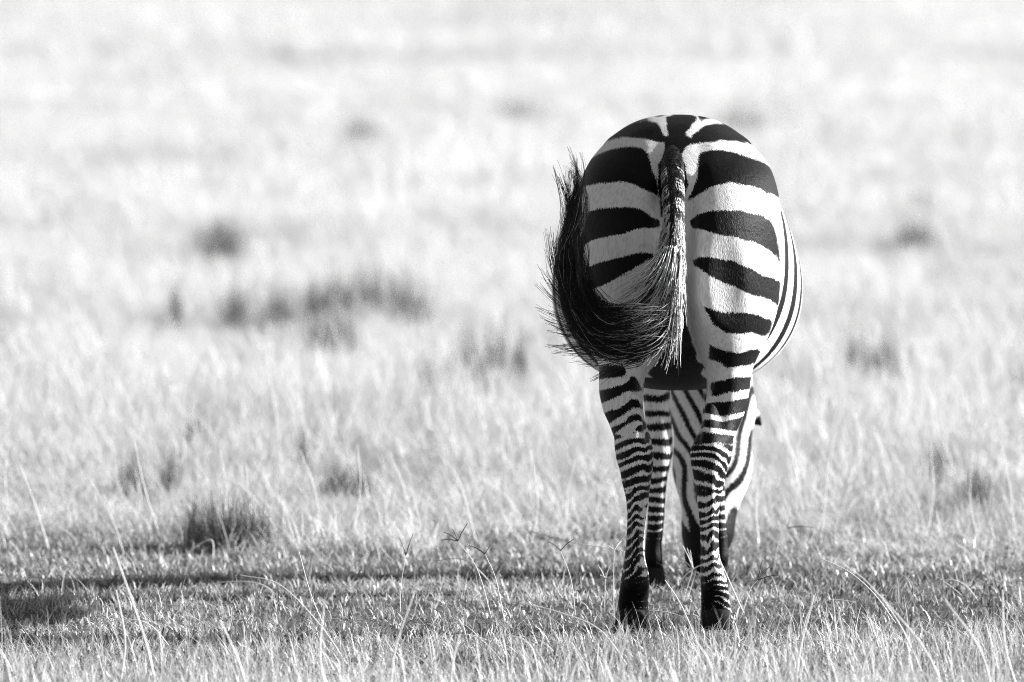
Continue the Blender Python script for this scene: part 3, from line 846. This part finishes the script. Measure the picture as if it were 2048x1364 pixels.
def build_grass():
    r = np.random.default_rng(5)
    # short green turf near the zebra
    p = field(17.5, 26.6, .5, 1)
    scatter('short_grass', p, uniform_scale(r, len(p), .98, 1.06, .85, 1.2), turf, 8, 'short curled green turf around the hooves of the zebra', 'grass', 11, .0)
    # fine dry grass in the foreground
    p = field(17.5, 27, .3, 2)
    b = band(p[:, 1], p[:, 0])
    keep = np.where(p[:, 1] < .9, np.clip(1.1 - b * 1.05, .24, 1), .8 * (1 - b) + .24)
    p, b = p[(ok := r.random(len(p)) < keep)], b[ok]
    pat = vnoise(p[:, 0] * 1.7 + 30, p[:, 1] * 1.4 + 30, 21)
    s = uniform_scale(r, len(p), .98, 1.06)
    s[:, 2] *= (.55 + .6 * pat + .6 * np.clip((-p[:, 1] - .6) / .9, 0, 1)) * (1 - .3 * b)
    feet = np.exp(-((p[:, 0] + .005) / .45) ** 4) * np.exp(-((p[:, 1] + .35) / .5) ** 4)      # cropped short where the zebra stands
    s[:, 2] *= 1 - .3 * feet
    scatter('fine_dry_grass', p, s, fine, 8, 'fine pale dry grass in front of the turf strip', 'grass', 12, .0)
    # tall dry grass beyond the strip
    p = field(24.0, 46, .6, 3)
    b = band(p[:, 1], p[:, 0])
    p = p[r.random(len(p)) < (1 - b)]
    pat = vnoise(p[:, 0] * .9 + 30, p[:, 1] * .4 + 30, 32)
    s = uniform_scale(r, len(p), .98, 1.08)
    s[:, 2] *= (.6 + .8 * pat) * np.clip(.42 + (p[:, 1] - 2.3) / 5, .42, 1)
    scatter('tall_dry_grass', p, s, tall, 8, 'tall pale dry grass beyond the turf strip', 'grass', 13, .0)
    # the far field
    p = np.concatenate([field(45.5, 80, 1.2, 4, 3), field(80, 176, 2.1, 5, 5)])
    pat = vnoise(p[:, 0] * .4 + 30, p[:, 1] * .10 + 30, 42)
    s = uniform_scale(r, len(p), 1.0, 1.1) * np.where(p[:, 1] > 58, 1.75, 1)[:, None]
    s[:, 2] *= .7 + .5 * pat
    scatter('far_dry_grass', p, s, wide, 8, 'far field of pale dry grass, out of focus', 'grass', 14, .0)
build_grass()

# ------------------------------------------------------------------ dark tussocks among the pale grass
def build_tussocks():
    src = clump('dark_tussock', M_DARK, 400, .10, (.12, .30), .0055, .45, (.05, 1.2), 77, 4, 0, False)
    # frame place, width and height as they look, all grown from the ground there
    spots = [(690, 585, 90, 40), (745, 575, 80, 45), (640, 592, 70, 32), (800, 590, 60, 40), (835, 605, 70, 36), (350, 602, 30, 42), (470, 605, 60, 28), (560, 610, 80, 26), (640, 658, 60, 32), (685, 660, 60, 40),
             (855, 748, 34, 30), (915, 752, 60, 34), (955, 748, 55, 34), (935, 705, 44, 36), (990, 700, 60, 40), (1040, 705, 30, 36), (1715, 700, 54, 40), (1765, 712, 66, 46), (390, 822, 50, 36), (602, 858, 26, 40),
             (340, 905, 44, 44), (680, 915, 60, 34), (725, 920, 44, 30), (405, 1040, 80, 26), (455, 1045, 90, 34), (505, 1050, 80, 24), (1950, 930, 70, 50), (1880, 880, 60, 40), (260, 910, 60, 40), (440, 470, 90, 30),
             (715, 250, 70, 22), (1050, 215, 90, 24), (1490, 235, 110, 34), (1840, 408, 70, 14), (1830, 462, 90, 10)]
    r = np.random.default_rng(8)
    for i, (px, py, w, h) in enumerate(spots):
        o = src if i == 0 else src.copy()
        COL.objects.link(o)
        # the tops stand above the pale grass in front, so the root lies lower in the frame
        g = G(px, py)
        cover = .06 if g.y < 6 else .13
        k = F_PX / (g.y + 22)
        g = G(px, py + h * .5 + cover * k)
        k = F_PX / (g.y + 22)
        sw = w / k / .34
        o.location = (g.x, g.y, float(ground_z(g.x, g.y)))
        o.scale = (sw, sw, max(.3, min(2.2, (h / k + cover + .06) / .24)) * (.65 if 790 < py < 1000 else 1))
        o.rotation_euler = (0, 0, r.uniform(0, 6.28))
        if py < 480: lab, grp = 'faint blurred tuft far off in the bleached grass', 'faint far tufts'
        elif py < 670: lab, grp = 'dark blurred tussock in the cluster of dark patches level with the swung tail', 'dark cluster level with the tail'
        elif py < 800: lab, grp = 'dark grey tussock, blurred, level with the upper legs of the zebra', 'tussocks level with the upper legs'
        elif py < 1000: lab, grp = 'small soft grey tuft in the tall pale grass behind the turf strip', 'small tufts behind the turf strip'
        else: lab, grp = 'low dark tuft at the far edge of the turf strip', 'tufts at the far edge of the turf strip'
        tag(o, lab, 'grass tussock', grp)
build_tussocks()

# ------------------------------------------------------------------ single stalks, blades and flower heads
def stalk(base, path, spikes=(), r=.0016, dark=True, label=None, group=None, name='grass_stalk', flat=False, spread=0.0, seedv=0):
    """a stem rising from the ground at `base` through `path`, with seed spikes that fan out of its head (frame places)"""
    rr = np.random.default_rng(seedv)
    g = G(*base)
    root = bpy.data.objects.new(name, None)
    COL.objects.link(root)
    root.location = g
    Y = g.y
    pts = np.array([[g.x, g.y, -.01]] + [list(P(px, py, Y + spread * (i + 1))) for i, (px, py) in enumerate(path)])
    st = Strands()
    st.add(catmull(pts, 18) - np.array(g), r, r * .55, rr.uniform(.4, 1), 4)
    st.build('stem', M_STALK, root)
    head = pts[-1]
    Yh = head[1]
    for (ex, ey) in spikes:
        e = np.array(P(ex, ey, Yh + rr.uniform(-.03, .03)))
        m = (head + e) / 2 + np.array([0, 0, .06 * np.linalg.norm(e - head)])
        q = Strands()
        q.add(catmull([head, m, e], 8) - np.array(g), r * 1.05, r * .6, rr.uniform(.2, 1), 4)
        q.build('seed_spike', M_SPIKE if dark else M_STALK, root)
    tag(root, label, 'grass stalk', group)

def build_stalks():
    fork = dict(label='thin grass stalk with dark forked seed spikes rising from the turf', group='stalks with dark forked spikes')
    for i, (b, p, s) in enumerate([
            ((985, 1236), [(955, 1140), (916, 1082)], [(880, 1080), (935, 1047), (888, 1064), (905, 1058)]),
            ((1010, 1242), [(992, 1160), (970, 1108)], [(938, 1091), (988, 1083)]),
            ((1152, 1238), [(1142, 1160), (1121, 1101)], [(1097, 1083), (1148, 1078), (1110, 1090)]),
            ((1545, 1150), [(1556, 1090), (1575, 1056)], [(1626, 1055), (1580, 1034)]),
            ((1012, 1180), [(1000, 1150), (1002, 1156)], [(1020, 1140), (1018, 1152)]),
            ((1478, 1240), [(1500, 1180), (1516, 1160)], [(1545, 1128), (1525, 1120), (1560, 1150)]),
            ((800, 1230), [(802, 1170), (812, 1110)], [(798, 1075), (826, 1068)]),
            ((215, 1240), [(214, 1200), (214, 1178)], [(196, 1160), (226, 1158), (236, 1150)])]):
        stalk(b, p, s, .0014, True, seedv=i, group=fork['group'], label=['stalk with four dark spikes fanned at its head above the turf', 'stalk with two wide-open dark spikes next to a four-spiked stalk',
              'stalk with three dark spikes standing closest to the left hind leg', 'short stalk with one level and one upright dark spike in pale grass', 'tiny stalk with two parallel dark spikes low in the turf',
              'leaning stalk with three dark spikes beside the right hind leg', 'upright stalk with a narrow dark fork at its top', 'lone short stalk with three dark spikes, far from the zebra'][i])
    pale = dict(label='pale finger grass head fanned out on a thin stalk beside the hooves', group='pale fanned grass heads by the hooves')
    for i, (b, p, s) in enumerate([
            ((1228, 1244), [(1227, 1170), (1228, 1100)], [(1250, 1070), (1212, 1090), (1243, 1082)]),
            ((1362, 1206), [(1376, 1170), (1386, 1138)], [(1352, 1112), (1366, 1092), (1374, 1096), (1416, 1127), (1348, 1138), (1358, 1166), (1380, 1100)]),
            ((1428, 1252), [(1430, 1235), (1430, 1222)], [(1414, 1196), (1430, 1192), (1442, 1208)]),
            ((1208, 1215), [(1210, 1180), (1210, 1157)], [(1196, 1130), (1222, 1128), (1200, 1150), (1232, 1152)]),
            ((1205, 1010), [(1202, 985), (1200, 960)], [(1165, 945), (1180, 930), (1215, 925), (1238, 942), (1180, 990), (1235, 975)])]):
        stalk(b, p, s, .0013, False, seedv=30 + i, group=pale['group'], label=['straight thin stalk with three pale spikes just outside the left hind leg', 'pale seven-fingered grass head between the hind legs',
              'small pale three-fingered grass head right before the right hind hoof', 'short pale four-fingered grass head in the turf outside the left hoof', 'blurred pale star-shaped grass head beside the left hock'][i])
    thin = dict(label='tall thin straw stalk standing above the pale grass', group='tall straw stalks in the field')
    for i, (b, p) in enumerate([((566, 1010), [(556, 860), (540, 760), (528, 700)]), ((1655, 1000), [(1662, 900), (1688, 806)]), ((1730, 1000), [(1718, 880), (1700, 790)]), ((1520, 1100), [(1512, 1020), (1520, 930)]),
            ((1790, 1010), [(1770, 930), (1745, 850)]), ((1640, 1090), [(1650, 1000), (1655, 915)]), ((100, 1100), [(70, 1010), (40, 930)]), ((250, 1110), [(225, 1040), (180, 960)]), ((330, 1100), [(290, 980), (268, 880)]),
            ((520, 1090), [(500, 1010), (492, 930)]), ((700, 1090), [(720, 980), (715, 890)]), ((830, 1080), [(812, 990), (780, 905)]), ((955, 1090), [(930, 1000), (905, 930)]), ((1060, 1090), [(1075, 1010), (1060, 900)]),
            ((1850, 1080), [(1866, 990), (1862, 890)]), ((1960, 1090), [(1940, 1000), (1945, 900)]), ((2030, 1080), [(2020, 980), (2000, 880)]), ((1600, 1060), [(1590, 960), (1600, 860)]), ((440, 1080), [(452, 990), (440, 900)]),
            ((1130, 1070), [(1135, 990), (1150, 920)]), ((20, 1060), [(10, 960), (15, 880)]), ((640, 1070), [(630, 985), (600, 900)])]):
        stalk(b, p, (), .0022, spread=.02, seedv=60 + i, **thin)
    arc = dict(label='bleached grass stem arching over the turf', group='arching bleached stems')
    for i, (b, p) in enumerate([((1262, 1186), [(1256, 1130), (1248, 1103), (1150, 1086), (1062, 1063)]), ((1242, 1252), [(1275, 1230), (1312, 1222), (1360, 1232), (1392, 1258)]), ((575, 1090), [(520, 1010), (470, 966), (412, 952)]),
            ((170, 1092), [(128, 1060), (84, 1052), (22, 1068)]), ((1796, 1246), [(1750, 1190), (1700, 1145), (1645, 1118)]), ((1600, 1275), [(1620, 1218), (1662, 1200), (1712, 1204)]), ((655, 1262), [(622, 1190), (598, 1104)]),
            ((560, 1190), [(520, 1168), (450, 1164), (378, 1178)]), ((425, 1120), [(426, 1085), (410, 1082), (368, 1110)]), ((1000, 1190), [(985, 1170), (930, 1120), (868, 1122)]), ((990, 1280), [(940, 1270), (880, 1275), (830, 1290)]),
            ((1260, 1330), [(1200, 1260), (1120, 1225), (1040, 1205)]), ((700, 1330), [(640, 1250), (560, 1170), (480, 1150)]), ((1850, 1350), [(1800, 1250), (1740, 1170), (1690, 1130)]), ((1960, 1200), [(1930, 1170), (1890, 1160), (1830, 1180)]),
            ((1080, 1360), [(1060, 1290), (1000, 1270), (930, 1290)]), ((350, 1300), [(300, 1250), (240, 1240), (150, 1262)]), ((1500, 1330), [(1560, 1290), (1640, 1280), (1700, 1300)]),
            ((1400, 1290), [(1362, 1210), (1330, 1160)]), ((1490, 1225), [(1462, 1170), (1440, 1120)]), ((1235, 1240), [(1268, 1180), (1290, 1140)])]):
        own = {0: 'bleached stem bent level, pointing away from the left hind leg', 1: 'low bleached stem arched in front of the left hind hoof', 18: 'straight bleached stem leaning between the hind legs',
               19: 'bleached stem leaning against the outside of the right hind leg', 20: 'bleached stem leaning across the left hind hoof'}
        stalk(b, p, (), .0019, seedv=90 + i, label=own.get(i, arc['label']), group=arc['group'])
    near = dict(label='broad pale blade, soft with blur, standing before the turf strip', group='broad blurred blades in front')
    for i, (b, p) in enumerate([((318, 1400), [(290, 1280), (226, 1095)]), ((240, 1360), [(250, 1280), (232, 1180)]), ((30, 1420), [(14, 1330), (-10, 1290)]), ((650, 1390), [(640, 1300), (648, 1210)]), ((1590, 1380), [(1600, 1300), (1628, 1190)]),
            ((1900, 1400), [(1850, 1300), (1760, 1190)]), ((1990, 1400), [(1960, 1300), (1890, 1200)]), ((900, 1400), [(905, 1330), (918, 1270)]), ((1130, 1410), [(1150, 1330), (1200, 1280)]), ((1430, 1400), [(1420, 1330), (1390, 1280)]),
            ((500, 1410), [(480, 1330), (440, 1240)]), ((780, 1400), [(790, 1300), (830, 1180)]), ((1720, 1400), [(1730, 1320), (1780, 1240)]), ((1300, 1410), [(1320, 1340), (1350, 1300)]), ((2040, 1390), [(2010, 1290), (2005, 1180)])]):
        stalk(b, p, (), .0030, seedv=130 + i, **near)

def build_flowers():
    label, group = 'tiny pale round flower head in the short turf', 'pale flower heads in the turf'
    Vs, Fs = [], []
    n, m = 8, 5
    for j in range(m + 1):
        for i in range(n):
            a, b = 2 * math.pi * i / n, math.pi * j / m
            k = 1 + .12 * math.sin(3 * a + j)
            Vs.append((.0068 * k * math.sin(b) * math.cos(a), .0068 * k * math.sin(b) * math.sin(a), .0085 * math.cos(b)))
    for j in range(m):
        for i in range(n): Fs.append((j * n + i, (j + 1) * n + i, (j + 1) * n + (i + 1) % n, j * n + (i + 1) % n))
    hd = None
    for i, (px, py) in enumerate([(868, 1226), (932, 1230), (971, 1232), (1045, 1226), (191, 1205), (168, 1216), (229, 1232), (1226, 1184), (1725, 1082), (1748, 1147), (1926, 1084), (1690, 1150), (746, 1176), (798, 1172), (1240, 1046), (1520, 1200), (1672, 1146), (60, 1145)]):
        g = G(px, py + 26)
        root = bpy.data.objects.new('turf_flower', None); COL.objects.link(root); root.location = g
        h = P(px, py, g.y) - g
        q = Strands(); q.add(catmull([(0, 0, -.005), (h.x * .3, 0, h.z * .5), tuple(h)], 5), .0012, .0009, .4, 4)
        q.build('stem', M_TURF, root)
        if hd is None:
            hd = mesh_obj('flower_head', Vs, Fs, M_FLOWER, root); set_attr(hd.data, 'shade', [.8] * len(Vs)); o = hd
        else:
            o = hd.copy(); COL.objects.link(o); o.parent = root
        o.location = h
        tag(root, label, 'flower', group)
build_stalks()
build_flowers()
